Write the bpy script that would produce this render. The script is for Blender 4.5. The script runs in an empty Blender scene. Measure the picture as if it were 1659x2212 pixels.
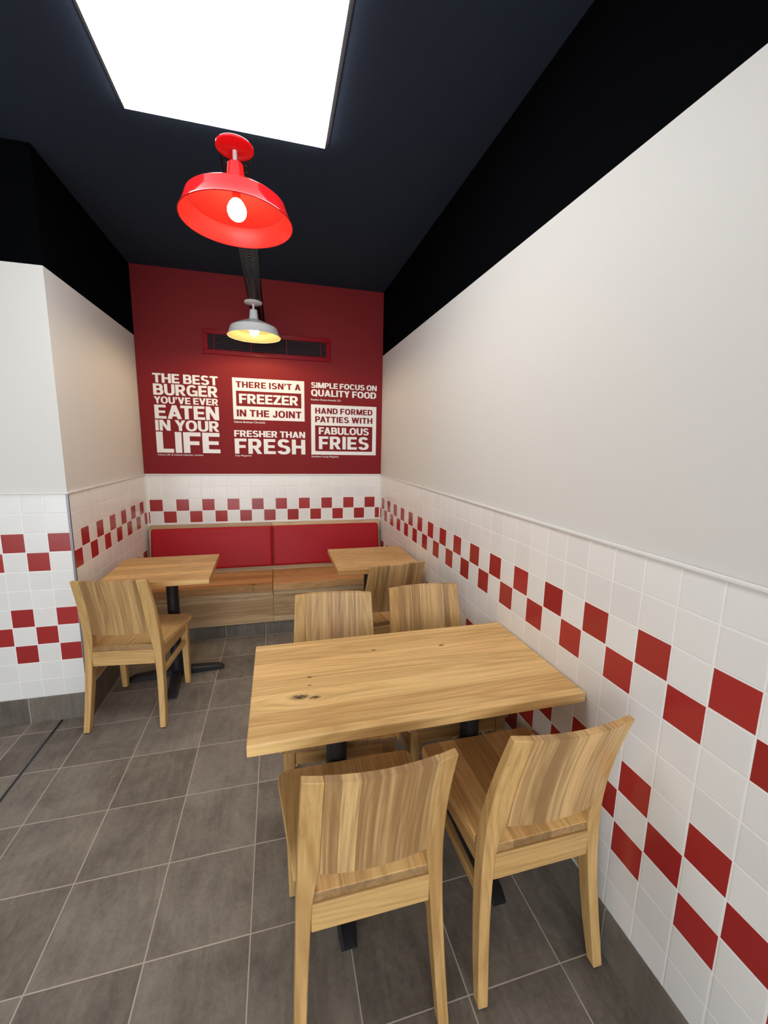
import bpy, bmesh, math, random
from mathutils import Vector, Matrix
random.seed(4)
scene = bpy.context.scene
C = scene.collection
PI = math.pi

# ------------------------------------------------------------------ camera, light, exposure
FPX = 881.519                                    # focal length in pixels of the 1659x2212 frame
cam_d = bpy.data.cameras.new('camera'); cam = bpy.data.objects.new('camera', cam_d); C.objects.link(cam)
cam_d.sensor_fit = 'VERTICAL'; cam_d.sensor_height = 24.0; cam_d.lens = FPX / 2212 * 24.0
cam_d.clip_start = 0.02
_cy, _sy = math.cos(-0.2591), math.sin(-0.2591)
_rot = (Matrix.Rotation(-0.2591, 3, 'Z') @ Matrix.Rotation(-0.1622, 3, 'X') @ Matrix.Rotation(-0.0190, 3, 'Y'))
_right, _fwd, _up = _rot @ Vector((1, 0, 0)), _rot @ Vector((0, 1, 0)), _rot @ Vector((0, 0, 1))
_m = Matrix((( _right.x, _up.x, -_fwd.x, -0.9380), (_right.y, _up.y, -_fwd.y, -3.6915),
             (_right.z, _up.z, -_fwd.z, 1.5217), (0, 0, 0, 1)))
cam.matrix_world = _m
scene.camera = cam

scene.view_settings.view_transform = 'Standard'
scene.view_settings.look = 'None'
scene.view_settings.exposure = 0.15
scene.view_settings.gamma = 1.0
scene.view_settings.use_curve_mapping = False

WORLD_STRENGTH = 3.6                            # daylight that comes in from the open shop side
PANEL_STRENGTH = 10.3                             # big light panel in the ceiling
BULB_RED, BULB_WHITE = 28.0, 340.0
world = bpy.data.worlds.new('daylight'); scene.world = world; world.use_nodes = True
bg = world.node_tree.nodes['Background']
bg.inputs[0].default_value = (0.88, 0.94, 1.0, 1); bg.inputs[1].default_value = WORLD_STRENGTH

# ------------------------------------------------------------------ node helpers
class NT:
    def __init__(s, name):
        s.m = bpy.data.materials.new(name); s.m.use_nodes = True
        s.t = s.m.node_tree; s.n = s.t.nodes; s.l = s.t.links
        s.p = s.n['Principled BSDF']
    def _in(s, sock, v):
        if v is None: return
        if isinstance(v, bpy.types.NodeSocket): s.l.new(v, sock)
        else: sock.default_value = v
    def math(s, op, a, b=None, c=None, clamp=False):
        n = s.n.new('ShaderNodeMath'); n.operation = op; n.use_clamp = clamp
        s._in(n.inputs[0], a); s._in(n.inputs[1], b); s._in(n.inputs[2], c)
        return n.outputs[0]
    def obj(s):
        tc = s.n.new('ShaderNodeTexCoord'); sp = s.n.new('ShaderNodeSeparateXYZ')
        s.l.new(tc.outputs['Object'], sp.inputs[0]); return sp.outputs[0], sp.outputs[1], sp.outputs[2]
    def rand(s):
        return s.n.new('ShaderNodeObjectInfo').outputs['Random']
    def vec(s, x, y, z):
        n = s.n.new('ShaderNodeCombineXYZ'); s._in(n.inputs[0], x); s._in(n.inputs[1], y); s._in(n.inputs[2], z); return n.outputs[0]
    def noise(s, v, scale=1.0, detail=3.0, rough=0.5, dist=0.0):
        n = s.n.new('ShaderNodeTexNoise'); s._in(n.inputs['Vector'], v); n.inputs['Scale'].default_value = scale
        n.inputs['Detail'].default_value = detail; n.inputs['Roughness'].default_value = rough; n.inputs['Distortion'].default_value = dist
        return n.outputs[0]
    def white(s, v):
        n = s.n.new('ShaderNodeTexWhiteNoise'); n.noise_dimensions = '3D'; s._in(n.inputs['Vector'], v); return n.outputs[0], n.outputs[1]
    def mix(s, f, a, b, mode='MIX'):
        n = s.n.new('ShaderNodeMix'); n.data_type = 'RGBA'; n.blend_type = mode
        s._in(n.inputs[0], f); s._in(n.inputs[6], a); s._in(n.inputs[7], b); return n.outputs[2]
    def ramp(s, f, lo, hi):
        n = s.n.new('ShaderNodeMapRange'); n.interpolation_type = 'SMOOTHSTEP'
        s._in(n.inputs[0], f); n.inputs[1].default_value = lo; n.inputs[2].default_value = hi; return n.outputs[0]
    def bump(s, h, strength=0.3, dist=0.01):
        n = s.n.new('ShaderNodeBump'); n.inputs['Strength'].default_value = strength; n.inputs['Distance'].default_value = dist
        s.l.new(h, n.inputs['Height']); s.l.new(n.outputs[0], s.p.inputs['Normal'])
    def col(s, v): s._in(s.p.inputs['Base Color'], v)
    def rough(s, v): s._in(s.p.inputs['Roughness'], v)

def rgb(r, g, b):                                 # sRGB 0-255 -> linear
    f = lambda c: c / 12.92 if c <= 0.04045 else ((c + 0.055) / 1.055) ** 2.4
    return (f(r / 255), f(g / 255), f(b / 255), 1)

def plain(name, c, rough=0.5, metal=0.0, nscale=0.0, namp=0.0, spec=0.5, coat=0.0):
    k = NT(name); k.rough(rough); k.p.inputs['Metallic'].default_value = metal
    k.p.inputs['Specular IOR Level'].default_value = spec; k.p.inputs['Coat Weight'].default_value = coat
    if namp:
        x, y, z = k.obj(); n = k.noise(k.vec(x, y, z), nscale, 4)
        d = tuple(v * (1 - namp) for v in c[:3]) + (1,); h = tuple(min(1, v * (1 + namp)) for v in c[:3]) + (1,)
        k.col(k.mix(n, d, h))
        k.bump(n, 0.05, 0.002)
    else: k.col(c)
    return k.m

def emitter(name, c, s):
    k = NT(name); k.col((0.8, 0.8, 0.8, 1))
    k.p.inputs['Emission Color'].default_value = c; k.p.inputs['Emission Strength'].default_value = s
    return k.m

WHITE_TILE, RED_TILE, GROUT = (0.79, 0.765, 0.725, 1), (0.335, 0.021, 0.018, 1), (0.86, 0.835, 0.79, 1)
Z_TILE = 1.2461
def tile_mat(name, axis, sign, origin, rows_even=(2, 6, 8), rows_odd=(3, 7), rough=0.22):
    """10 cm wall tiles: column = sign*(coord-origin)/0.1, rows counted down from the wainscot top."""
    k = NT(name); x, y, z = k.obj(); a0 = x if axis == 'x' else y
    a = k.math('MULTIPLY', k.math('SUBTRACT', a0, origin), sign * 10.0)
    b = k.math('MULTIPLY', k.math('SUBTRACT', Z_TILE, z), 10.0)
    ca, cb = k.math('FLOOR', a), k.math('FLOOR', b)
    par = k.math('PINGPONG', ca, 1.0)             # 0 on even columns, 1 on odd ones
    even = k.math('SUBTRACT', 1.0, par)
    def rows(rs):
        o = None
        for r in rs:
            q = k.math('COMPARE', cb, float(r), 0.1)
            o = q if o is None else k.math('ADD', o, q)
        return o
    red = k.math('ADD', k.math('MULTIPLY', rows(rows_even), even), k.math('MULTIPLY', rows(rows_odd), par))
    d = k.math('MINIMUM', k.math('PINGPONG', a, 0.5), k.math('PINGPONG', b, 0.5))
    body = k.ramp(d, 0.014, 0.024)
    rv, _ = k.white(k.vec(ca, cb, 3.0))
    tint = k.math('MULTIPLY_ADD', rv, 0.07, 0.95)
    wt = k.mix(1.0, WHITE_TILE, k.vec(tint, tint, tint), 'MULTIPLY')
    rt = k.mix(rv, (0.31, 0.019, 0.017, 1), (0.385, 0.027, 0.025, 1))
    k.col(k.mix(body, GROUT, k.mix(red, wt, rt)))
    k.rough(k.math('MULTIPLY_ADD', body, rough - 0.7, 0.7))
    cloud = k.noise(k.vec(k.math('MULTIPLY', a, 0.9), k.math('MULTIPLY', b, 0.9), rv), 1.0, 1.5)
    k.bump(k.math('ADD', k.ramp(d, 0.008, 0.05), k.math('MULTIPLY', cloud, 0.12)), 0.35, 0.0014)
    return k.m

def floor_mat(name, axis_a, oa, axis_b, ob, pa=0.3, pb=0.3, dark=1.0):
    k = NT(name); xyz = dict(zip('xyz', k.obj()))
    a = k.math('DIVIDE', k.math('SUBTRACT', xyz[axis_a], oa), pa)
    b = k.math('DIVIDE', k.math('SUBTRACT', xyz[axis_b], ob), pb)
    ca, cb = k.math('FLOOR', a), k.math('FLOOR', b)
    d = k.math('MINIMUM', k.math('PINGPONG', a, 0.5), k.math('PINGPONG', b, 0.5))
    body = k.ramp(d, 0.0045, 0.0085)
    rv, _ = k.white(k.vec(ca, cb, 7.0))
    off = k.math('MULTIPLY', rv, 20.0)
    v = k.vec(k.math('ADD', xyz['x'], off), xyz['y'], k.math('ADD', xyz['z'], off))
    cl = k.noise(v, 5.0, 5, 0.6, 0.6); fine = k.noise(v, 70.0, 4, 0.7)
    st = k.noise(k.vec(k.math('MULTIPLY', xyz['x'], 26.0), k.math('MULTIPLY', k.math('ADD', xyz['y'], off), 7.0), xyz['z']), 1.0, 4, 0.65, 0.8)
    f = k.math('ADD', k.math('MULTIPLY', cl, 0.5), k.math('ADD', k.math('MULTIPLY', fine, 0.25), k.math('MULTIPLY', st, 0.3)))
    f = k.math('ADD', f, k.math('MULTIPLY_ADD', rv, 0.14, -0.07))
    lo, hi = [tuple(c * dark for c in q) + (1,) for q in ((0.120, 0.099, 0.078), (0.365, 0.312, 0.252))]
    c = k.mix(k.ramp(f, 0.25, 0.85), lo, hi)
    k.col(k.mix(body, tuple(c_ * dark for c_ in (0.56, 0.48, 0.385)) + (1,), c))
    k.rough(k.math('MULTIPLY_ADD', fine, 0.25, 0.42)); k.p.inputs['Specular IOR Level'].default_value = 0.3
    k.bump(k.math('ADD', k.ramp(d, 0.002, 0.011), k.math('MULTIPLY', f, 0.16)), 0.3, 0.002)
    return k.m

def wood_mat(name, along, across, third, pw=0.09, light=(0.80, 0.505, 0.195), dark=(0.48, 0.265, 0.085), vary=0.5,
             knots=(), grain=1.0, rough=0.42, tint=1.0, rings=0.24, depth=1.0):
    """Oak boards: glued staves of width pw, cathedral rings, pores, optional knots (along, across, size)."""
    k = NT(name); xyz = dict(zip('xyz', k.obj())); r0 = k.rand()
    u, v, w = xyz[along], xyz[across], xyz[third]
    ro = k.math('MULTIPLY', r0, 37.0)
    if depth != 1.0: w = k.math('MULTIPLY', w, depth)   # bent boards: the grain follows the curve
    if pw:
        wob = k.math('ADD', k.math('DIVIDE', v, pw), k.math('ADD', ro, 0.37))
        idx = k.math('FLOOR', wob)
        seam = k.ramp(k.math('PINGPONG', wob, 0.5), 0.0, 0.02)
    else:
        idx = k.math('FLOOR', k.math('MULTIPLY', ro, 3.0)); seam = None
    rv, rc = k.white(k.vec(idx, ro, 1.3))
    rsep = k.n.new('ShaderNodeSeparateColor'); k.l.new(rc, rsep.inputs[0])
    uo = k.math('ADD', u, k.math('MULTIPLY', rv, 31.0))
    # bend of the grain around knots
    vv = v
    kn_mask = None
    for (ku, kv, ks) in knots:
        du = k.math('MULTIPLY', k.math('SUBTRACT', u, ku), 1.0 / (ks * 2.1))
        dv = k.math('MULTIPLY', k.math('SUBTRACT', v, kv), 1.0 / ks)
        rr = k.math('SQRT', k.math('ADD', k.math('MULTIPLY', du, du), k.math('MULTIPLY', dv, dv)))
        nn = k.noise(k.vec(k.math('MULTIPLY', u, 90.0), k.math('MULTIPLY', v, 160.0), 0.0), 1.0, 3)
        g = k.math('SUBTRACT', 1.0, k.ramp(k.math('MULTIPLY_ADD', nn, 1.6, k.math('SUBTRACT', rr, 0.8)), 0.15, 1.15))
        kn_mask = g if kn_mask is None else k.math('MAXIMUM', kn_mask, g)
        ee = k.math('EXPONENT', k.math('MULTIPLY', k.math('MULTIPLY', rr, rr), -0.10))
        vv = k.math('ADD', vv, k.math('MULTIPLY', ee, k.math('MULTIPLY', k.math('SUBTRACT', v, kv), -0.75)))
    ring_v = k.vec(k.math('MULTIPLY', uo, 0.85), k.math('MULTIPLY', k.math('ADD', vv, k.math('MULTIPLY', rv, 9.0)), 10.0), k.math('MULTIPLY', w, 10.0))
    ring = k.noise(ring_v, 1.0, 1.6, 0.4, 0.12)
    bands = k.math('PINGPONG', k.math('MULTIPLY', ring, 15.0), 0.5)
    bands = k.math('MULTIPLY', bands, 2.0)
    fib = k.noise(k.vec(k.math('MULTIPLY', uo, 2.2), k.math('MULTIPLY', vv, 130.0), k.math('MULTIPLY', w, 130.0)), 1.0, 2, 0.5)
    pore = k.noise(k.vec(k.math('MULTIPLY', uo, 16.0), k.math('MULTIPLY', vv, 420.0), k.math('MULTIPLY', w, 420.0)), 1.0, 2, 0.5)
    soft = k.noise(k.vec(k.math('MULTIPLY', uo, 2.0), k.math('MULTIPLY', v, 22.0), k.math('MULTIPLY', w, 22.0)), 1.0, 2)
    f = k.math('ADD', k.math('MULTIPLY', k.math('POWER', bands, 1.6), rings * grain),
               k.math('ADD', k.math('MULTIPLY', fib, 0.42 * grain), k.math('MULTIPLY', soft, 0.45)))
    streak = k.noise(k.vec(k.math('MULTIPLY', uo, 1.1), k.math('MULTIPLY', vv, 75.0), k.math('MULTIPLY', w, 75.0)), 1.0, 2, 0.5, 0.2)
    f = k.math('ADD', f, k.math('MULTIPLY', k.math('SUBTRACT', streak, 0.5), 0.62 * grain))
    f = k.math('ADD', f, k.math('MULTIPLY', k.math('SUBTRACT', rsep.outputs[0], 0.5), vary))
    f = k.math('ADD', f, k.math('MULTIPLY', k.math('SUBTRACT', r0, 0.5), 0.10))
    L = tuple(c * tint for c in light) + (1,); D = tuple(c * tint for c in dark) + (1,)
    c = k.mix(k.ramp(f, 0.12, 1.02), L, D)
    hue = k.math('MULTIPLY', rsep.outputs[1], 0.35 * min(1.0, vary * 2))
    c = k.mix(hue, c, k.mix(1.0, c, (1.06, 0.90, 0.86, 1), 'MULTIPLY'))
    c = k.mix(k.math('MULTIPLY', k.ramp(pore, 0.60, 0.74), 0.38), c, tuple(q * 0.5 for q in D[:3]) + (1,))
    if seam is not None: c = k.mix(seam, k.mix(1.0, c, (0.80, 0.74, 0.68, 1), 'MULTIPLY'), c)
    if kn_mask is not None: c = k.mix(kn_mask, c, (0.045, 0.025, 0.012, 1))
    k.col(c); k.rough(k.math('MULTIPLY_ADD', fib, 0.15, rough - 0.06))
    k.p.inputs['Specular IOR Level'].default_value = 0.4
    k.bump(k.math('ADD', fib, k.math('MULTIPLY', bands, 0.3)), 0.10, 0.0012)
    return k.m

# ------------------------------------------------------------------ materials
M = {}
M['tile_right'] = tile_mat('tile_right', 'y', -1.0, -0.0616)
M['tile_back'] = tile_mat('tile_back', 'x', 1.0, -1.9514)
M['tile_left'] = tile_mat('tile_left', 'y', 1.0, -1.1800)
M['tile_stub'] = tile_mat('tile_stub', 'x', -1.0, -1.9800)
M['paint_white'] = plain('paint_white', (0.665, 0.64, 0.595, 1), 0.6, nscale=60, namp=0.012)
M['paint_black'] = plain('paint_black', (0.0010, 0.0012, 0.0018, 1), 0.9, spec=0.03, nscale=40, namp=0.1)
M['ceiling_black_glare'] = plain('ceiling_black_glare', (0.024, 0.034, 0.053, 1), 0.9, spec=0.1, nscale=40, namp=0.1)  # glare painted in: black lifted to a bluish tone over the whole ceiling
M['paint_red'] = plain('paint_red', (0.205, 0.014, 0.016, 1), 0.6, nscale=70, namp=0.015, spec=0.15)
M['floor'] = floor_mat('floor_tile', 'x', -0.15, 'y', -0.177)
M['skirt_y'] = floor_mat('skirting_tile_y', 'y', -0.177, 'z', -3.0, 0.3, 6.0, 0.68)
M['skirt_x'] = floor_mat('skirting_tile_x', 'x', -0.15, 'z', -3.0, 0.3, 6.0, 0.68)
M['cap'] = plain('cap_white', (0.74, 0.72, 0.68, 1), 0.35)
M['steel'] = plain('steel', (0.22, 0.22, 0.23, 1), 0.4, metal=1.0, nscale=30, namp=0.1)
M['joint'] = plain('joint_black', (0.008, 0.008, 0.008, 1), 0.6)
M['vinyl_white'] = plain('vinyl_white', (0.80, 0.78, 0.76, 1), 0.5)
M['vinyl_red'] = plain('vinyl_red', (0.198, 0.014, 0.016, 1), 0.6, spec=0.15)
M['enamel_red'] = plain('enamel_red', (0.52, 0.011, 0.014, 1), 0.10, spec=0.035)
M['enamel_red_in'] = plain('enamel_red_inside', (0.66, 0.028, 0.018, 1), 0.35)
M['enamel_white'] = plain('enamel_white', (0.72, 0.72, 0.70, 1), 0.3)
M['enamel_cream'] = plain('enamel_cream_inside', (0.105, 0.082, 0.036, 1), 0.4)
M['grille_red'] = plain('grille_red', (0.23, 0.004, 0.008, 1), 0.3, spec=0.1)
M['grille_dark'] = plain('grille_dark', (0.075, 0.020, 0.028, 1), 0.4)
M['void'] = plain('duct_black', (0.003, 0.003, 0.003, 1), 0.9)
M['black_metal'] = plain('black_metal', (0.012, 0.012, 0.014, 1), 0.42, nscale=200, namp=0.15)
M['tray_metal'] = plain('tray_metal', (0.0025, 0.0022, 0.0025, 1), 0.35, spec=0.12, nscale=60, namp=0.2)
M['rubber'] = plain('rubber', (0.01, 0.01, 0.01, 1), 0.8)
M['leather'] = plain('red_leather', (0.38, 0.010, 0.016, 1), 0.45, nscale=260, namp=0.10, spec=0.2)
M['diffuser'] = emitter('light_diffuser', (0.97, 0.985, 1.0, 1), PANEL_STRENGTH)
M['bulb_red'] = emitter('bulb_warm_white', (1.0, 0.84, 0.62, 1), BULB_RED)
M['bulb_white'] = emitter('bulb_warm', (1.0, 0.74, 0.42, 1), BULB_WHITE)
KN = ((-0.885, -2.532, 0.017), (-0.840, -2.543, 0.010), (-0.600, -2.300, 0.006), (-0.848, -2.430, 0.005), (-0.852, -2.476, 0.004), (-0.335, -2.320, 0.007))
M['table_oak'] = wood_mat('table_oak', 'x', 'y', 'z', 0.092, vary=0.30, light=(0.88, 0.575, 0.235), dark=(0.55, 0.315, 0.105), knots=tuple((a + 0.5165, b + 2.4435, s) for a, b, s in KN), grain=1.1)
M['small_table_oak'] = wood_mat('small_table_oak', 'x', 'y', 'z', 0.085, vary=0.5,
                                knots=((0.06, 0.155, 0.007), (0.17, -0.02, 0.006), (-0.16, -0.13, 0.006)), grain=1.5)
M['back_oak'] = wood_mat('back_oak', 'z', 'x', 'y', 0.040, vary=0.60, grain=1.35, rings=0.14, depth=0.1, light=(0.68, 0.44, 0.188), dark=(0.30, 0.168, 0.064))
M['seat_oak'] = wood_mat('seat_oak', 'y', 'x', 'z', 0.06, vary=0.6)
M['end_oak'] = wood_mat('end_oak', 'y', 'x', 'z', 0.06, vary=0.5, light=(0.40, 0.245, 0.105), dark=(0.22, 0.125, 0.05))
M['leg_oak'] = wood_mat('leg_oak', 'z', 'x', 'y', 0.0, vary=0.35, depth=0.4, tint=0.82)
M['rail_x_oak'] = wood_mat('rail_x_oak', 'x', 'z', 'y', 0.0, vary=0.35, tint=0.82)
M['rail_y_oak'] = wood_mat('rail_y_oak', 'y', 'z', 'x', 0.0, vary=0.35, tint=0.82)
M['bench_seat_oak'] = wood_mat('bench_seat_oak', 'x', 'y', 'z', 0.095, vary=0.65, grain=1.4, light=(0.62, 0.35, 0.14), dark=(0.37, 0.18, 0.06), knots=((-1.13, -0.49, 0.016),))
M['bench_face_oak'] = wood_mat('bench_face_oak', 'x', 'z', 'y', 0.12, vary=0.6, light=(0.62, 0.435, 0.24), dark=(0.36, 0.225, 0.105), grain=1.3)

# ------------------------------------------------------------------ mesh helpers
def link(name, bm, mats, parent=None, smooth=False, bevel=0.0, seg=2, loc=None):
    if not isinstance(mats, (list, tuple)): mats = [mats]
    bm.normal_update()
    me = bpy.data.meshes.new(name); bm.to_mesh(me); bm.free()
    for m in mats: me.materials.append(m)
    if smooth:
        me.shade_smooth(); me.set_sharp_from_angle(angle=math.radians(smooth if smooth is not True else 35))
    o = bpy.data.objects.new(name, me); C.objects.link(o)
    if parent is not None: o.parent = parent
    if loc is not None: o.location = loc
    if bevel:
        b = o.modifiers.new('bevel', 'BEVEL'); b.width = bevel; b.segments = seg; b.limit_method = 'ANGLE'; b.angle_limit = math.radians(50)
    return o

def thing(name, label, cat, loc=(0, 0, 0), rz=0.0, group=None):
    o = bpy.data.objects.new(name, None); C.objects.link(o); o.empty_display_size = 0.05
    o.location = loc; o.rotation_euler = (0, 0, rz); return tag(o, label, cat, group)
def tag(o, label, cat, group=None):
    o['label'] = label; o['category'] = cat
    if group: o['group'] = group
    return o
def struct(o): o['kind'] = 'structure'; return o

def box(bm, x0, x1, y0, y1, z0, z1, mi=0):
    vs = [bm.verts.new(p) for p in ((x0, y0, z0), (x1, y0, z0), (x1, y1, z0), (x0, y1, z0), (x0, y0, z1), (x1, y0, z1), (x1, y1, z1), (x0, y1, z1))]
    fs = []
    for q in ((3, 2, 1, 0), (4, 5, 6, 7), (0, 1, 5, 4), (1, 2, 6, 5), (2, 3, 7, 6), (3, 0, 4, 7)):
        f = bm.faces.new([vs[i] for i in q]); f.material_index = mi; fs.append(f)
    return fs
def prism_x(bm, prof, x0, x1):                     # closed (y,z) profile swept along x
    a = [bm.verts.new((x0, y, z)) for y, z in prof]; b = [bm.verts.new((x1, y, z)) for y, z in prof]; n = len(prof)
    bm.faces.new(a); bm.faces.new(b[::-1])
    for i in range(n): bm.faces.new((a[(i + 1) % n], a[i], b[i], b[(i + 1) % n]))
    bmesh.ops.recalc_face_normals(bm, faces=bm.faces)
def loft(bm, secs):                                # list of equal-length closed loops
    rings = [[bm.verts.new(p) for p in s] for s in secs]; n = len(rings[0])
    for r, q in zip(rings, rings[1:]):
        for i in range(n): bm.faces.new((r[i], r[(i + 1) % n], q[(i + 1) % n], q[i]))
    bm.faces.new(rings[0][::-1]); bm.faces.new(rings[-1])
    bmesh.ops.recalc_face_normals(bm, faces=bm.faces)
def lathe(bm, prof, n=64, closed=False):
    rings = []
    for r, z in prof:
        rings.append([bm.verts.new((r * math.cos(2 * PI * i / n), r * math.sin(2 * PI * i / n), z)) for i in range(n)] if r > 1e-6 else [bm.verts.new((0, 0, z))])
    for r, q in zip(rings, rings[1:]):
        for i in range(n):
            j = (i + 1) % n
            if len(r) == 1 and len(q) == 1: continue
            if len(r) == 1: bm.faces.new((r[0], q[j], q[i]))
            elif len(q) == 1: bm.faces.new((r[i], r[j], q[0]))
            else: bm.faces.new((r[i], r[j], q[j], q[i]))
    if closed:
        r, q = rings[-1], rings[0]
        for i in range(n): bm.faces.new((r[i], r[(i + 1) % n], q[(i + 1) % n], q[i]))
    bmesh.ops.recalc_face_normals(bm, faces=bm.faces)
def interp(tab, z):
    if z <= tab[0][0]: return tab[0][1]
    for i, ((a, b), (c, d)) in enumerate(zip(tab, tab[1:])):
        if z <= c:
            def sl(j):
                j0, j1 = max(0, j - 1), min(len(tab) - 1, j + 1)
                return (tab[j1][1] - tab[j0][1]) / (tab[j1][0] - tab[j0][0])
            h = c - a; t = (z - a) / h; m0, m1 = sl(i) * h, sl(i + 1) * h
            return (2 * t**3 - 3 * t**2 + 1) * b + (t**3 - 2 * t**2 + t) * m0 + (-2 * t**3 + 3 * t**2) * d + (t**3 - t**2) * m1
    return tab[-1][1]

# ------------------------------------------------------------------ the room
ZC = 2.83; XL = -1.9715; YS = -1.2812; YB = -6.2; XF = -4.6
ZR, ZL = 2.305, 2.322
bm = bmesh.new(); box(bm, XF, 0.1, YB, 0.1, -0.1, 0.0); struct(link('floor', bm, M['floor']))
bm = bmesh.new(); box(bm, XF, 0.1, YB, 0.1, ZC, ZC + 0.1); struct(link('ceiling', bm, M['ceiling_black_glare']))
bm = bmesh.new()
box(bm, 0, 0.1, YB, 0.1, 0, Z_TILE, 0); box(bm, 0.003, 0.1, YB, 0.1, Z_TILE, ZR, 1); box(bm, 0.003, 0.1, YB, 0.1, ZR, ZC, 2)
struct(link('wall_right', bm, [M['tile_right'], M['paint_white'], M['paint_black']]))
bm = bmesh.new()
box(bm, XL, 0, 0, 0.1, 0, Z_TILE, 0); box(bm, XL, 0.003, 0.002, 0.1, Z_TILE, ZC, 1)
struct(link('wall_back', bm, [M['tile_back'], M['paint_red']]))
bm = bmesh.new()                                   # the left side of the niche and its end that faces the shop
for (o, z0, z1, mi) in ((0.0, 0, Z_TILE, 0), (0.003, Z_TILE, ZL, 2), (0.003, ZL, ZC, 3)):
    for f in box(bm, XF, XL - o, YS + o, 0.1, z0, z1, mi):
        f.normal_update()
        if mi == 0 and f.normal.y < -0.5: f.material_index = 1
struct(link('wall_left', bm, [M['tile_left'], M['tile_stub'], M['paint_white'], M['paint_black']]))

bm = bmesh.new(); box(bm, XF - 0.1, XF, YB, YS, 0, ZC); struct(link('wall_far_left_added', bm, M['paint_white']))  # unseen wall, added to stop cool side light and bounce warmer light
# skirting, white cap strips, corner profile, floor joint
bm = bmesh.new(); box(bm, -0.008, 0.0, YB, -0.47, 0, 0.150); struct(link('baseboard_right', bm, M['skirt_y'], bevel=0.002))
bm = bmesh.new(); box(bm, XL, XL + 0.008, YS - 0.008, -0.47, 0, 0.150); struct(link('baseboard_left', bm, M['skirt_y'], bevel=0.002))
bm = bmesh.new(); box(bm, XF, XL + 0.008, YS - 0.0082, YS, 0, 0.146); struct(link('baseboard_front', bm, M['skirt_x'], bevel=0.002))
def cap(name, *b):
    bm = bmesh.new(); box(bm, *b); struct(link(name, bm, M['cap'], bevel=0.004, seg=3))
cap('trim_1', -0.008, 0.004, YB, 0.0, Z_TILE - 0.001, Z_TILE + 0.011)
cap('trim_2', XL, 0.0, -0.008, 0.004, Z_TILE - 0.001, Z_TILE + 0.011)
cap('trim_3', XL - 0.004, XL + 0.008, YS, 0.0, Z_TILE - 0.001, Z_TILE + 0.011)
cap('trim_4', XF, XL + 0.006, YS - 0.008, YS + 0.004, Z_TILE - 0.001, Z_TILE + 0.011)
bm = bmesh.new(); box(bm, XL - 0.009, XL + 0.0015, YS - 0.0015, YS + 0.0, 0.146, Z_TILE); box(bm, XL, XL + 0.0015, YS, YS + 0.009, 0.150, Z_TILE)
struct(link('trim_5', bm, M['steel']))
for nm, cx, s in (('trim_6', XL, 1), ('trim_7', 0.0, -1)):          # slim beads in the two back corners
    bm = bmesh.new(); pr = [(0, 0)] + [(s * 0.010 * math.cos(t * PI / 12), -0.010 * math.sin(t * PI / 12)) for t in range(7)]
    loft(bm, [[(cx + px, py, z) for px, py in pr] for z in (0.84, Z_TILE)])
    struct(link(nm, bm, M['cap'], smooth=True))
bm = bmesh.new(); box(bm, -2.109, -2.101, YB, YS - 0.008, -0.002, 0.0008); struct(link('trim_8', bm, M['joint']))
bm = bmesh.new(); box(bm, -2.1125, -2.109, YB, YS - 0.008, -0.002, 0.0014); box(bm, -2.101, -2.0975, YB, YS - 0.008, -0.002, 0.0014)
struct(link('trim_9', bm, M['steel']))

# ------------------------------------------------------------------ ceiling light panel
PX0, PX1, PY0, PY1 = -1.481, -0.699, -2.66, -1.650
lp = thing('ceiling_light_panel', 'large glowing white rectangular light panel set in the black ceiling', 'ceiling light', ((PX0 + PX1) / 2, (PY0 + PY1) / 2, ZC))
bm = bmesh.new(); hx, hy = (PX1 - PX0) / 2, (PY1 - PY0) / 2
box(bm, -hx, hx, -hy, hy, -0.022, -0.002); link('diffuser', bm, M['diffuser'], lp)  # shaped to hang proud, so its glowing sides put a halo on the ceiling
bm = bmesh.new(); w = 0.018
for b in ((-hx - w, hx + w, hy, hy + w), (-hx - w, hx + w, -hy - w, -hy), (-hx - w, -hx, -hy, hy), (hx, hx + w, -hy, hy)):
    box(bm, *b, -0.004, 0.0)
link('frame', bm, M['black_metal'], lp)

# ------------------------------------------------------------------ red back wall: grille and lettering
gr = thing('air_grille', 'long red framed air grille with dark louvres high on the red wall', 'vent', (-0.9725, 0.002, 2.315))
gx, gz, fr = 0.508, 0.0955, 0.037
bm = bmesh.new()
for b in ((-gx, gx, gz - fr, gz), (-gx, gx, -gz, -gz + fr), (-gx, -gx + fr, -gz + fr, gz - fr), (gx - fr, gx, -gz + fr, gz - fr)):
    box(bm, b[0], b[1], -0.014, 0.0, b[2], b[3])
link('frame', bm, M['grille_red'], gr, bevel=0.003)
bm = bmesh.new(); box(bm, -gx + fr, gx - fr, -0.0015, -0.0005, -gz + fr, gz - fr); link('duct_backing', bm, M['void'], gr)
bm = bmesh.new(); nb = 9
for i in range(nb):
    z = -gz + fr + (i + 0.5) * (2 * (gz - fr)) / nb
    prism_x(bm, [(-0.0120, z + 0.0022), (-0.0125, z - 0.0012), (-0.0075, z + 0.0012), (-0.0070, z + 0.0026)], -gx + fr, gx - fr)
link('louvres', bm, M['grille_dark'], gr)
for x in (-0.425, -0.142, 0.142, 0.425):
    bm = bmesh.new(); box(bm, x - 0.0025, x + 0.0025, -0.0135, -0.0115, -gz + fr, gz - fr); link('divider', bm, M['grille_red'], gr)

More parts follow.
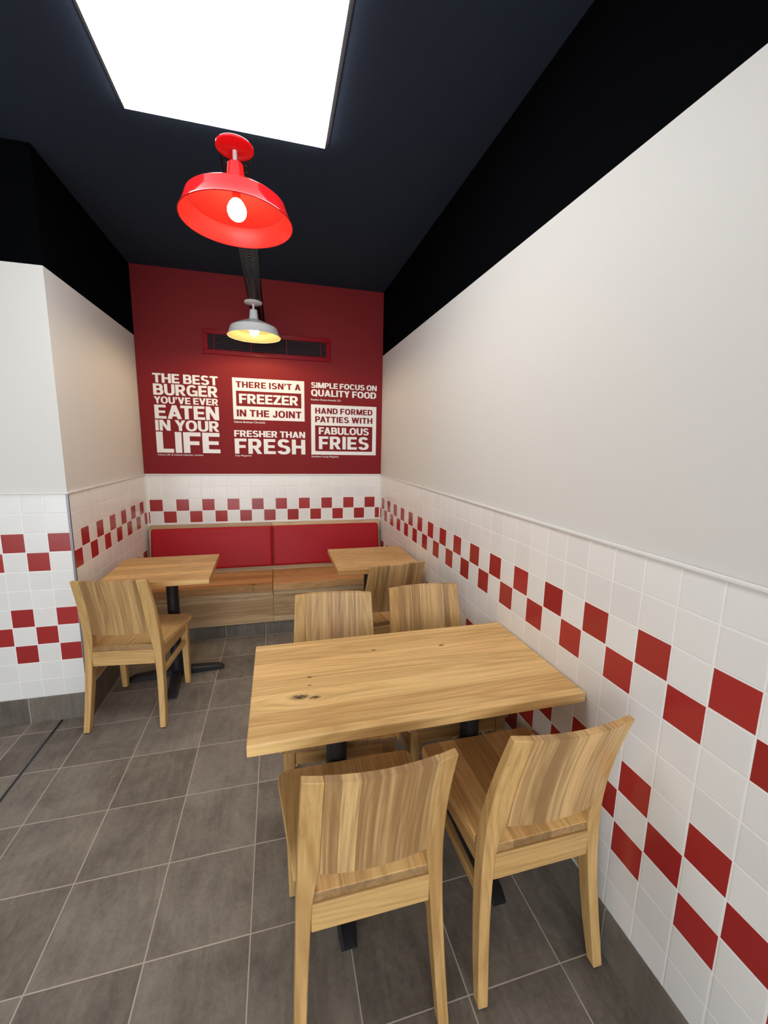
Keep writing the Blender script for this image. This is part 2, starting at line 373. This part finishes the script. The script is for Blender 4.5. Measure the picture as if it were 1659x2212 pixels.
# bold grotesque capitals, drawn here piece by piece (cap height 1)
class Poly(list):                                  # a piece of a curved stroke; the pieces of one stroke lie level
    def __init__(s, pts, curved): list.__init__(s, pts); s.curved = curved
def ring(cx, cy, rx, ry, a0, a1, tx=0.235, ty=0.185, n=28, e=2.35):
    out = []
    def pt(r1, r2, a):
        c, s = math.cos(a), math.sin(a)
        return (cx + r1 * math.copysign(abs(c) ** (2 / e), c), cy + r2 * math.copysign(abs(s) ** (2 / e), s))
    for i in range(n):
        a, b = [math.radians(a0 + (a1 - a0) * q / n) for q in (i, i + 1)]
        out.append(Poly([pt(rx, ry, a), pt(rx, ry, b), pt(rx - tx, ry - ty, b), pt(rx - tx, ry - ty, a)], True))
    return out
def R_(x0, y0, x1, y1): return [[(x0, y0), (x1, y0), (x1, y1), (x0, y1)]]
def mir(w, ps): return [[(w - x, y) for x, y in p] for p in ps]
T, H = 0.235, 0.19
def glyph(ch):
    if ch == 'A': l = [[(0, 0), (.245, 0), (.53, 1), (.285, 1)]]; return .815, l + mir(.815, l) + R_(.2, .185, .615, .355)
    if ch == 'B': return .735, R_(0, 0, T, 1) + R_(0, .815, .41, 1) + R_(0, .42, .42, .6) + R_(0, 0, .42, .185) + ring(.41, .71, .29, .29, -90, 90) + ring(.42, .30, .315, .30, -90, 90)
    if ch == 'C': return .80, ring(.41, .5, .41, .515, 40, 320)
    if ch == 'D': return .775, R_(0, 0, T, 1) + R_(0, 1 - H, .36, 1) + R_(0, 0, .36, H) + ring(.36, .5, .415, .5, -90, 90, ty=H)
    if ch == 'E': return .655, R_(0, 0, T, 1) + R_(0, 1 - H, .645, 1) + R_(0, 0, .655, H) + R_(0, .41, .60, .59)
    if ch == 'F': return .635, R_(0, 0, T, 1) + R_(0, 1 - H, .635, 1) + R_(0, .385, .58, .57)
    if ch == 'G': return .82, ring(.41, .5, .41, .515, 40, 318) + R_(.43, .36, .82, .535) + R_(.63, 0.0, .82, .535)
    if ch == 'H': return .77, R_(0, 0, T, 1) + R_(.77 - T, 0, .77, 1) + R_(0, .41, .77, .595)
    if ch == 'I': return T, R_(0, 0, T, 1)
    if ch == 'J': return .585, R_(.35, .3, .585, 1) + ring(.2925, .3, .2925, .315, 180, 360)
    if ch == 'L': return .605, R_(0, 0, T, 1) + R_(0, 0, .605, H)
    if ch == 'M': l = [[(0, 1), (.29, 1), (.575, 0), (.365, 0)]]; return .94, R_(0, 0, T - .01, 1) + R_(.95 - T, 0, .94, 1) + l + mir(.94, l)
    if ch == 'N': return .775, R_(0, 0, T - .01, 1) + R_(.785 - T, 0, .775, 1) + [[(0, 1), (.26, 1), (.775, 0), (.515, 0)]]
    if ch == 'O': return .84, ring(.42, .5, .42, .515, 0, 360, n=56)
    if ch == 'Q': return .84, ring(.42, .5, .42, .515, 0, 360, n=56) + [[(.43, .24), (.57, .33), (.83, .0), (.66, -.11)]]
    if ch == 'P': return .70, R_(0, 0, T, 1) + R_(0, .815, .39, 1) + R_(0, .345, .39, .53) + ring(.39, .6725, .31, .3275, -90, 90)
    if ch == 'R': return .755, R_(0, 0, T, 1) + R_(0, .815, .40, 1) + R_(0, .365, .40, .55) + ring(.40, .6825, .31, .3175, -90, 90) + [[(.26, .42), (.50, .42), (.755, 0), (.495, 0)]]
    if ch == 'S': return .735, ring(.365, .728, .335, .287, 18, 270, ty=.18) + ring(.3675, .287, .3675, .302, -165, 90, ty=.18)
    if ch == 'T': return .70, R_(0, 1 - H, .70, 1) + R_(.35 - T / 2, 0, .35 + T / 2, 1)
    if ch == 'U': return .76, R_(0, .37, T, 1) + R_(.76 - T, .37, .76, 1) + ring(.38, .37, .38, .385, 180, 360)
    if ch == 'V': l = [[(0, 1), (.255, 1), (.525, 0), (.275, 0)]]; return .80, l + mir(.80, l)
    if ch == 'W': l = [[(0, 1), (.245, 1), (.435, 0), (.20, 0)], [(.20, 0), (.435, 0), (.675, 1), (.455, 1)]]; return 1.13, l + mir(1.13, l)
    if ch == 'Y': l = [[(0, 1), (.265, 1), (.515, .40), (.28, .40)]]; return .78, l + mir(.78, l) + R_(.39 - T / 2, 0, .39 + T / 2, .46)
    if ch == 'Z': return .665, R_(0, 1 - H, .655, 1) + R_(0, 0, .665, H) + [[(0, H - .01), (.28, H - .01), (.655, 1 - H + .01), (.37, 1 - H + .01)]]
    if ch == "'": return .22, [[(0.01, .80), (.01, 1), (.22, 1), (.22, .82)], [(.22, .82), (.12, .62), (.0, .62), (.06, .80)]]
    return .24, []
KERN = {'AT': -.12, 'TA': -.12, 'LI': .0, 'LT': -.1, 'TY': -.03, 'PA': -.10, 'FA': -.06, "'T": .0, 'YO': -.06, 'VE': .0, 'AL': .0}
def lettering(parent, text, x0, x1, z0, z1, yo, mat, t=0.06):
    """One mesh per word; strokes that cross lie a hair's breadth apart, as cut vinyl cannot share a plane."""
    words, pen = [[]], 0.0
    for i, ch in enumerate(text):
        w, ps = glyph(ch)
        if i: pen += t + KERN.get(text[i - 1] + ch, 0.0)
        if ch == ' ': pen += .20; words.append([]); continue
        lv = 0; prev = False
        for p in ps:
            cur = isinstance(p, Poly)
            if cur and prev and abs(p[0][0] - last[1][0]) + abs(p[0][1] - last[1][1]) < 1e-6: pass
            else: lv += 1
            prev, last = cur, p
            words[-1].append((lv, [(x + pen, y) for x, y in p]))
        pen += w
    sx, sz = (x1 - x0) / pen, (z1 - z0); ox, oy, oz = parent.location
    for pieces in words:
        bm = bmesh.new()
        for lv, p in pieces:
            bm.faces.new([bm.verts.new((x0 + x * sx - ox, -yo - 0.00004 * lv, z0 + y * sz - oz)) for x, y in p])
        for f in bm.faces:
            f.normal_update()
            if f.normal.y > 0: f.normal_flip()
        link('lettering', bm, mat, parent)
def caption(parent, text, x0, x1, z0, z1, yo, mat):
    cu = bpy.data.curves.new('caption_curve', 'FONT'); cu.body = text; cu.size = 1.0; cu.offset = 0.012
    o = bpy.data.objects.new('caption_curve', cu); C.objects.link(o)
    dg = bpy.context.evaluated_depsgraph_get(); me = bpy.data.meshes.new_from_object(o.evaluated_get(dg))
    C.objects.unlink(o); bpy.data.objects.remove(o)
    xs = [v.co.x for v in me.vertices]; ys = [v.co.y for v in me.vertices]
    ax, bx, ay, by = min(xs), max(xs), min(ys), max(ys); ox, oy, oz = parent.location
    for v in me.vertices:
        v.co = (x0 + (v.co.x - ax) / (bx - ax) * (x1 - x0) - ox, -yo, z0 + (v.co.y - ay) / (by - ay) * (z1 - z0) - oz)
    me.name = 'caption'; me.materials.clear(); me.materials.append(mat)
    q = bpy.data.objects.new('caption', me); C.objects.link(q); q.parent = parent; return q
def board(parent, name, x0, x1, z0, z1, yo, mat):
    bm = bmesh.new(); ox, oy, oz = parent.location
    box(bm, x0 - ox, x1 - ox, -yo, -yo + 0.0004, z0 - oz, z1 - oz); return link(name, bm, mat, parent)
W, RD = M['vinyl_white'], M['vinyl_red']
YW = 0.002
def sign(label, x, z): return thing('wall_quote', label, 'wall lettering', (x, YW, z), group='white quotes on the red back wall')
s = sign('tall white six-line quote about the best burger at the left of the red wall', -1.625, 1.40)
for a in (('THE BEST', -1.864, -1.384, 1.977, 2.049), ('BURGER', -1.865, -1.388, 1.883, 1.969), ("YOU'VE EVER", -1.864, -1.388, 1.818, 1.871),
          ('EATEN', -1.866, -1.386, 1.699, 1.807), ('IN YOUR', -1.867, -1.389, 1.605, 1.690), ('LIFE', -1.867, -1.387, 1.429, 1.596)):
    lettering(s, *a, 0.0012, W)
caption(s, 'Yahoo UK & Ireland Lifestyle, London', -1.866, -1.523, 1.402, 1.419, 0.0012, W)
s = sign("white boxed quote saying there isn't a freezer in the joint, middle of the red wall", -0.981, 1.68)
board(s, 'white_panel', -1.273, -0.690, 1.712, 2.049, 0.0006, W); board(s, 'red_band', -1.247, -0.716, 1.822, 1.945, 0.0011, RD)
lettering(s, "THERE ISN'T A", -1.246, -0.720, 1.971, 2.021, 0.0016, RD, 0.10); lettering(s, 'FREEZER', -1.224, -0.742, 1.844, 1.922, 0.0016, W)
lettering(s, 'IN THE JOINT', -1.246, -0.717, 1.737, 1.794, 0.0016, RD, 0.10)
caption(s, 'Atlanta Business Chronicle', -1.272, -1.020, 1.684, 1.701, 0.0012, W)
s = sign('white unboxed quote fresher than fresh, below the boxed freezer quote', -0.98, 1.40)
lettering(s, 'FRESHER THAN', -1.273, -0.687, 1.570, 1.623, 0.0012, W); lettering(s, 'FRESH', -1.272, -0.687, 1.428, 1.555, 0.0012, W, 0.09)
caption(s, 'City Magazine', -1.272, -1.139, 1.402, 1.419, 0.0012, W)
s = sign('small white two-line quote simple focus on quality food, top right of the red wall', -0.34, 1.89)
lettering(s, 'SIMPLE FOCUS ON', -0.632, -0.049, 2.000, 2.046, 0.0012, W); lettering(s, 'QUALITY FOOD', -0.632, -0.053, 1.932, 1.987, 0.0012, W)
caption(s, 'Readers Choice Awards, CO', -0.633, -0.374, 1.892, 1.909, 0.0012, W)
s = sign('white boxed quote about hand formed patties and fabulous fries, lower right of the red wall', -0.34, 1.40)
board(s, 'white_panel', -0.634, -0.049, 1.428, 1.861, 0.0006, W); board(s, 'red_band', -0.600, -0.084, 1.459, 1.683, 0.0011, RD)
lettering(s, 'HAND FORMED', -0.598, -0.085, 1.784, 1.833, 0.0016, RD, 0.10); lettering(s, 'PATTIES WITH', -0.599, -0.085, 1.710, 1.761, 0.0016, RD, 0.10)
lettering(s, 'FABULOUS', -0.568, -0.117, 1.607, 1.668, 0.0016, W); lettering(s, 'FRIES', -0.568, -0.117, 1.477, 1.589, 0.0016, W, 0.10)
caption(s, 'Southern Living Magazine', -0.633, -0.392, 1.400, 1.419, 0.0012, W)

# ------------------------------------------------------------------ perforated tray and the two pendant lamps
ZT = 2.5; TX = -1.052
tr = thing('cable_tray', 'black perforated metal tray hung below the ceiling and carrying both pendant lamps', 'cable tray', (TX, -1.022, ZT))
hw, hl = 0.049, 1.020
bm = bmesh.new()
rows = [(-hw, -0.037), (-0.029, -0.006), (0.004, 0.029), (0.037, hw)]
for x0, x1 in rows: box(bm, x0, x1, -hl, hl, 0.0, 0.0015)
y = -hl
while y < hl - 0.01:
    for a, b in zip(rows, rows[1:]): box(bm, a[1], b[0], y, y + 0.014, 0.0, 0.0015)
    y += 0.036
box(bm, -hw, -hw + .0015, -hl, hl, 0, 0.022); box(bm, hw - .0015, hw, -hl, hl, 0, 0.022)
link('tray_channel', bm, M['tray_metal'], tr)
for yy in (-0.50, 0.75):
    bm = bmesh.new(); lathe(bm, [(0, 0.001), (0.004, 0.001), (0.004, ZC - ZT), (0, ZC - ZT)], 12); link('hanger_rod', bm, M['black_metal'], tr, smooth=True, loc=(0.0, yy, 0))

def lamp(label, x, y, R, enam, inner, bulbm):
    t = thing('pendant_lamp', label, 'pendant lamp', (x, y, ZT), group='pendant lamps')
    zr = -0.233; k = R / 0.184
    bm = bmesh.new(); lathe(bm, [(0, 0), (0.058, 0), (0.061, -0.003), (0.061, -0.009), (0.055, -0.0125), (0.02, -0.015), (0, -0.015)], 48); link('canopy', bm, enam, t, smooth=30)
    bm = bmesh.new(); lathe(bm, [(0, -0.012), (0.0075, -0.012), (0.0075, -0.058), (0, -0.058)], 20); link('stem', bm, M['enamel_white'], t, smooth=True)
    bm = bmesh.new(); lathe(bm, [(0, -0.053), (0.022, -0.053), (0.0255, -0.056), (0.0305, -0.108), (0.033, -0.117), (0, -0.117)], 48); link('socket_cup', bm, enam, t, smooth=30)
    out = [(0.028, -0.111), (0.034, -0.1185), (0.080 * k, -0.1360), (0.125 * k, -0.1560), (0.1545 * k, -0.1705), (0.1605 * k, -0.1755), (0.1630 * k, -0.1825), (0.1690 * k, -0.2000), (0.1790 * k, -0.2250), (0.1830 * k, -0.2305), (0.1845 * k, -0.2325), (0.1830 * k, zr - .0015)]
    bm = bmesh.new(); lathe(bm, out + [(0.1815 * k, zr - .0005)], 96)
    link('shade', bm, enam, t, smooth=27)
    ins = [(0.1817 * k, zr - .0008), (0.1795 * k, -0.2300), (0.1670 * k, -0.2005), (0.1600 * k, -0.1815), (0.1560 * k, -0.1760), (0.124 * k, -0.1580), (0.079 * k, -0.1380), (0.040 * k, -0.1225), (0.02, -0.116), (0, -0.115)]
    bm = bmesh.new(); lathe(bm, ins, 96)
    bmesh.ops.reverse_faces(bm, faces=bm.faces); link('shade_lining', bm, inner, t, smooth=22)
    bm = bmesh.new(); lathe(bm, [(0, -0.115), (0.0135, -0.115), (0.014, -0.166), (0, -0.166)], 24); link('lamp_holder', bm, inner, t, smooth=30)
    bm = bmesh.new(); rb = 0.0315; zc = zr + 0.036
    lathe(bm, [(0, zc - rb)] + [(rb * math.sin(a * PI / 12), zc - rb * math.cos(a * PI / 12)) for a in range(1, 8)] + [(0.029, zc + 0.012), (0.023, zc + 0.024), (0.0145, zc + 0.034), (0, zc + 0.036)], 32)
    link('bulb', bm, bulbm, t, smooth=60)
    return t
lamp('red enamel pendant lamp with lit bulb, just in front of the bright ceiling panel', -1.048, -2.066, 0.186, M['enamel_red'], M['enamel_red_in'], M['bulb_red'])
lamp('white enamel pendant lamp with lit bulb, near the grille on the red wall', -1.068, -0.481, 0.183, M['enamel_white'], M['enamel_cream'], M['bulb_white'])

# ------------------------------------------------------------------ bench along the back wall
be = thing('bench', 'oak wall bench with red padded backrest below the red wall', 'bench', (0, 0, 0))
BX0, BX1, BS = -1.955, -0.016, -0.985
for x0, x1 in ((BX0, BS), (BS, BX1)):
    bm = bmesh.new(); prism_x(bm, [(-0.004, 0.44), (-0.004, 0.832), (-0.045, 0.832), (-0.115, 0.425), (-0.05, 0.425)], x0 + 0.0005, x1 - 0.0005)
    link('back_panel', bm, M['bench_face_oak'], be, bevel=0.002)
    # padded cushion lying on the sloping panel
    ang = math.atan2(0.070, 0.407); n = Vector((0, -math.cos(ang), math.sin(ang))); up = Vector((0, math.sin(ang), math.cos(ang)))
    base = Vector((0, -0.115, 0.425)); w2 = (x1 - x0) / 2 - (0.012 if True else 0); cxm = (x0 + x1) / 2
    xa, xb = (x0 + 0.018, x1 - 0.0025) if x0 == BX0 else (x0 + 0.0025, x1 - 0.020)
    l0, l1 = 0.040, 0.388; rc = 0.022; bm = bmesh.new(); secs = []
    def outline(ins, h):
        pts = []
        for (cx_, cl, a0) in ((xb - rc, l1 - rc, 0), (xa + rc, l1 - rc, 90), (xa + rc, l0 + rc, 180), (xb - rc, l0 + rc, 270)):
            sq = (x0 == BX0 and cx_ > cxm) or (x0 == BS and cx_ < cxm)
            for i in range(7):
                a = math.radians(a0 + 15 * i); r = max(0.001, rc - ins)
                px, pl = cx_ + r * math.cos(a), cl + r * math.sin(a)
                if sq:                                # the two cushions meet with nearly square corners
                    px = cx_ + math.copysign((rc - ins) * min(1, abs(math.cos(a)) * 1.7), math.cos(a)); pl = cl + math.copysign((rc - ins) * min(1, abs(math.sin(a)) * 1.7), math.sin(a))
                v = base + up * pl + n * h; pts.append((px, v.y, v.z))
        return pts
    for ins, h in ((0.0, 0.0), (0.0, 0.020), (0.002, 0.029), (0.007, 0.035), (0.014, 0.038), (0.0205, 0.039)): secs.append(outline(ins, h))
    loft(bm, secs); link('backrest_cushion', bm, M['leather'], be, smooth=60)
    g = 0.0018
    bm = bmesh.new(); box(bm, x0 + g, x1 - g, -0.505, -0.100, 0.374, 0.430); link('seat_board', bm, M['bench_seat_oak'], be, bevel=0.003)
    bm = bmesh.new(); box(bm, x0 + g, x1 - g, -0.492, -0.100, 0.334, 0.374); link('seat_rail', bm, M['bench_face_oak'], be, bevel=0.002)
    bm = bmesh.new(); box(bm, x0 + .0005, x1 - .0005, -0.475, -0.02, 0.106, 0.327); link('front_panel', bm, M['bench_face_oak'], be, bevel=0.0015)
bm = bmesh.new(); box(bm, BX0, BX1, -0.4, -0.02, 0.32, 0.345); link('seat_support', bm, M['joint'], be)
bm = bmesh.new(); box(bm, XL + 0.002, -0.002, -0.462, -0.01, 0.0, 0.106); link('plinth', bm, M['skirt_x'], be)

# ------------------------------------------------------------------ tables
def foot_arm(length, w=0.056, h0=0.046, h1=0.026, x_in=0.0):
    bm = bmesh.new(); y = length                       # an arm pointing to -y with a sloping top and a chamfered end
    P = [(0.0, 0.006, h0 + .004), (-y * 0.35, 0.006, h0), (-y + 0.035, 0.006, h1 + .006), (-y, 0.006, h1 - 0.012)]
    secs = []
    for yy, zb, zt in P:
        ww = w / 2 if yy > -y * 0.98 else w / 2 * 0.86
        c = 0.008
        secs.append([(-ww, yy, zb), (ww, yy, zb), (ww, yy, zt - c), (ww - c, yy, zt), (-ww + c, yy, zt), (-ww, yy, zt - c)])
    loft(bm, secs); return bm
def glide(parent, loc, r=0.016, h=0.008):
    bm = bmesh.new(); lathe(bm, [(0, 0), (r, 0), (r, h), (0, h)], 20); return link('glide', bm, M['rubber'], parent, loc=loc)
def pedestal(t, x, y, rz, arms, ztop, r=0.0355):
    bm = bmesh.new(); lathe(bm, [(0, 0.045), (r * 1.25, 0.045), (r * 1.25, 0.056), (r, 0.058), (r, ztop - 0.006), (0, ztop - 0.006)], 40); link('column', bm, M['black_metal'], t, smooth=35, loc=(x, y, 0))
    bm = bmesh.new(); box(bm, -0.13, 0.13, -0.13, 0.13, ztop - 0.006, ztop); link('top_plate', bm, M['black_metal'], t, loc=(x, y, 0))
    for a, L in arms:
        f = link('foot', foot_arm(L), M['black_metal'], t, smooth=25, loc=(x, y, 0)); f.rotation_euler = (0, 0, rz + math.radians(a))
        glide(f, (0, -L + 0.028, 0.0))
def table(label, loc, rz, w, d, ztop, th, mat, peds):
    t = thing('table', label, 'table', loc, rz, 'oak tables')
    bm = bmesh.new(); box(bm, -w / 2, w / 2, -d / 2, d / 2, ztop - th, ztop); link('tabletop', bm, mat, t, bevel=0.0025)
    for (x, y, r, arms) in peds: pedestal(t, x, y, r, arms, ztop - th)
    return t
table('long oak table in the foreground with two black pedestals, end against the right wall', (-0.5165, -2.4435, 0), 0, 1.023, 0.537, 0.760, 0.032, M['table_oak'],
      ((-0.2395, 0.0275, 0, ((0, 0.279), (180, 0.225))), (0.2705, 0.0275, 0, ((0, 0.279), (180, 0.225)))))
CROSS = ((0, 0.29), (90, 0.285), (180, 0.29), (270, 0.285))
table('small square oak table on black pedestal before the left half of the bench', (-1.613, -1.018, 0), math.radians(1.3), 0.570, 0.542, 0.755, 0.032, M['small_table_oak'],
      ((0.016, 0.080, math.radians(4), CROSS),))
table('small square oak table on black pedestal by the right wall, before the bench', (-0.310, -1.021, 0), 0, 0.550, 0.540, 0.755, 0.032, M['small_table_oak'],
      ((-0.005, 0.068, math.radians(2), CROSS),))

# ------------------------------------------------------------------ chairs
YR = ((0, -.246), (.1, -.229), (.2, -.213), (.32, -.199), (.43, -.194), (.52, -.197), (.62, -.211), (.74, -.240), (.842, -.272))
YF = ((0, -.216), (.1, -.190), (.2, -.170), (.32, -.154), (.43, -.149), (.52, -.156), (.62, -.178), (.74, -.215), (.842, -.250))
XO = ((0, .203), (.2, .195), (.43, .187), (.62, .181), (.842, .174))
XI = ((0, .173), (.2, .163), (.43, .148), (.53, .134), (.62, .130), (.842, .127))
def bulge(x, z):
    s = min(1, max(0, (z - 0.44) / 0.10)); s = s * s * (3 - 2 * s)
    return -0.026 * (1 - (x / 0.18) ** 2) * s
ZB, ZTOP = 0.535, 0.842
def make_chair(label):
    t = thing('dining_chair', label, 'chair', group='oak dining chairs')
    zs = [0.006, .05, .1, .15, .2, .25, .3, .35, .4, .43, .46, .49, .52, .55, .6, .65, .7, .75, .8, .842]
    for s in (1, -1):
        bm = bmesh.new(); secs = []
        for z in zs:
            xo, xi, yr, yf = interp(XO, z), interp(XI, z), interp(YR, z), interp(YF, z)
            bo, bi = bulge(xo, z), bulge(xi, z)
            secs.append([(s * xo, yr + bo, z), (s * xi, yr + bi, z), (s * xi, yf + bi, z), (s * xo, yf + bo, z)])
        loft(bm, secs); l = link('leg', bm, M['leg_oak'], t, smooth=40, bevel=0.003)
        glide(l, (s * 0.188, -0.231, 0), 0.011, 0.007)
        bm = bmesh.new(); secs = []
        for z, xo, xi, yf, yr in ((0.006, .199, .170, .200, .170), (.25, .203, .166, .201, .162), (.431, .205, .163, .202, .157)):
            secs.append([(s * xo, yr, z), (s * xi, yr, z), (s * xi, yf, z), (s * xo, yf, z)])
        loft(bm, secs); l = link('leg', bm, M['leg_oak'], t, bevel=0.003)
        glide(l, (s * 0.1845, 0.185, 0), 0.011, 0.007)
        # side apron and side stretcher
        bm = bmesh.new(); loft(bm, [[(s * xc - .010, y, z0), (s * xc + .010, y, z0), (s * xc + .010, y, .4315), (s * xc - .010, y, .4315)] for y, xc, z0 in ((-.16, .170, .362), (.165, .188, .366))])
        link('apron', bm, M['rail_y_oak'], t, bevel=0.002)
        bm = bmesh.new(); loft(bm, [[(s * xc - .009, y, zc - .015), (s * xc + .009, y, zc - .015), (s * xc + .009, y, zc + .015), (s * xc - .009, y, zc + .015)] for y, xc, zc in ((-.165, .172, .280), (.170, .184, .296))])
        link('stretcher', bm, M['rail_y_oak'], t, bevel=0.003)
    bm = bmesh.new(); box(bm, -.152, .152, -.1925, -.170, .350, .4305); link('rear_rail', bm, M['rail_x_oak'], t, bevel=0.003)
    bm = bmesh.new(); box(bm, -.166, .166, .172, .194, .366, .4315); link('front_rail', bm, M['rail_x_oak'], t, bevel=0.002)
    # seat board with rounded front corners, notched round the rear legs
    pts = []
    for s in (1, -1):
        h = [(.1475, -.187), (.1475, -.146), (.190, -.146), (.2255, .178)]
        cxr, cyr, rr = .1925, .182, .033
        h += [(cxr + rr * math.cos(a * PI / 12), cyr + rr * math.sin(a * PI / 12)) for a in range(0, 7)]
        pts += [(s * x, y) for x, y in (h if s == 1 else h[::-1])]
    bm = bmesh.new(); loft(bm, [[(x, y, z) for x, y in pts] for z in (.4305, .456)])
    for f in bm.faces:
        f.normal_update()
        if abs(f.normal.y) > 0.9: f.material_index = 1
    link('seat', bm, [M['seat_oak'], M['end_oak']], t, bevel=0.003)
    # curved backrest between the rear legs
    bm = bmesh.new(); nx, nz = 18, 10; gr_ = {}
    for i in range(nx + 1):
        for j in range(nz + 1):
            z = ZB + (ZTOP - ZB) * j / nz; xi = interp(XI, z); x = -xi + 2 * xi * i / nx; y0 = interp(YR, z) + bulge(x, z)
            gr_[i, j, 0] = bm.verts.new((x, y0, z)); gr_[i, j, 1] = bm.verts.new((x, y0 + 0.022, z))
    for i in range(nx):
        for j in range(nz):
            for k in (0, 1): bm.faces.new([gr_[i, j, k], gr_[i + 1, j, k], gr_[i + 1, j + 1, k], gr_[i, j + 1, k]])
        for j in (0, nz): bm.faces.new([gr_[i, j, 0], gr_[i + 1, j, 0], gr_[i + 1, j, 1], gr_[i, j, 1]])
    for j in range(nz):
        for i in (0, nx): bm.faces.new([gr_[i, j, 0], gr_[i, j + 1, 0], gr_[i, j + 1, 1], gr_[i, j, 1]])
    bmesh.ops.recalc_face_normals(bm, faces=bm.faces); link('backrest', bm, M['back_oak'], t, smooth=40)
    return t
def copy_tree(o, parent=None):
    c = o.copy(); C.objects.link(c)
    if parent is not None: c.parent = parent
    for ch in list(o.children): copy_tree(ch, c)
    return c
SPOTS = ((-0.730, -2.675, 0.0, 'oak dining chair in the foreground, back to the viewer, left of the two'),
         (-0.237, -2.670, 0.0, 'oak dining chair in the foreground between the long table and the right wall'),
         (-0.717, -2.160, 175.3, 'oak dining chair facing the viewer across the long table, left one of the pair'),
         (-0.252, -2.147, 180.0, 'oak dining chair facing the viewer across the long table, nearer the right wall'),
         (-1.716, -1.227, -6.5, 'oak dining chair at the small left table, beside the wall corner'),
         (-0.298, -1.223, 8.0, 'oak dining chair at the small right table, back turned, half hidden by other chairs'))
proto = None
for x, y, a, lab in SPOTS:
    if proto is None: proto = o = make_chair(lab)
    else: o = copy_tree(proto)
    o.location = (x, y, 0); o.rotation_euler = (0, 0, math.radians(a)); o['label'] = lab
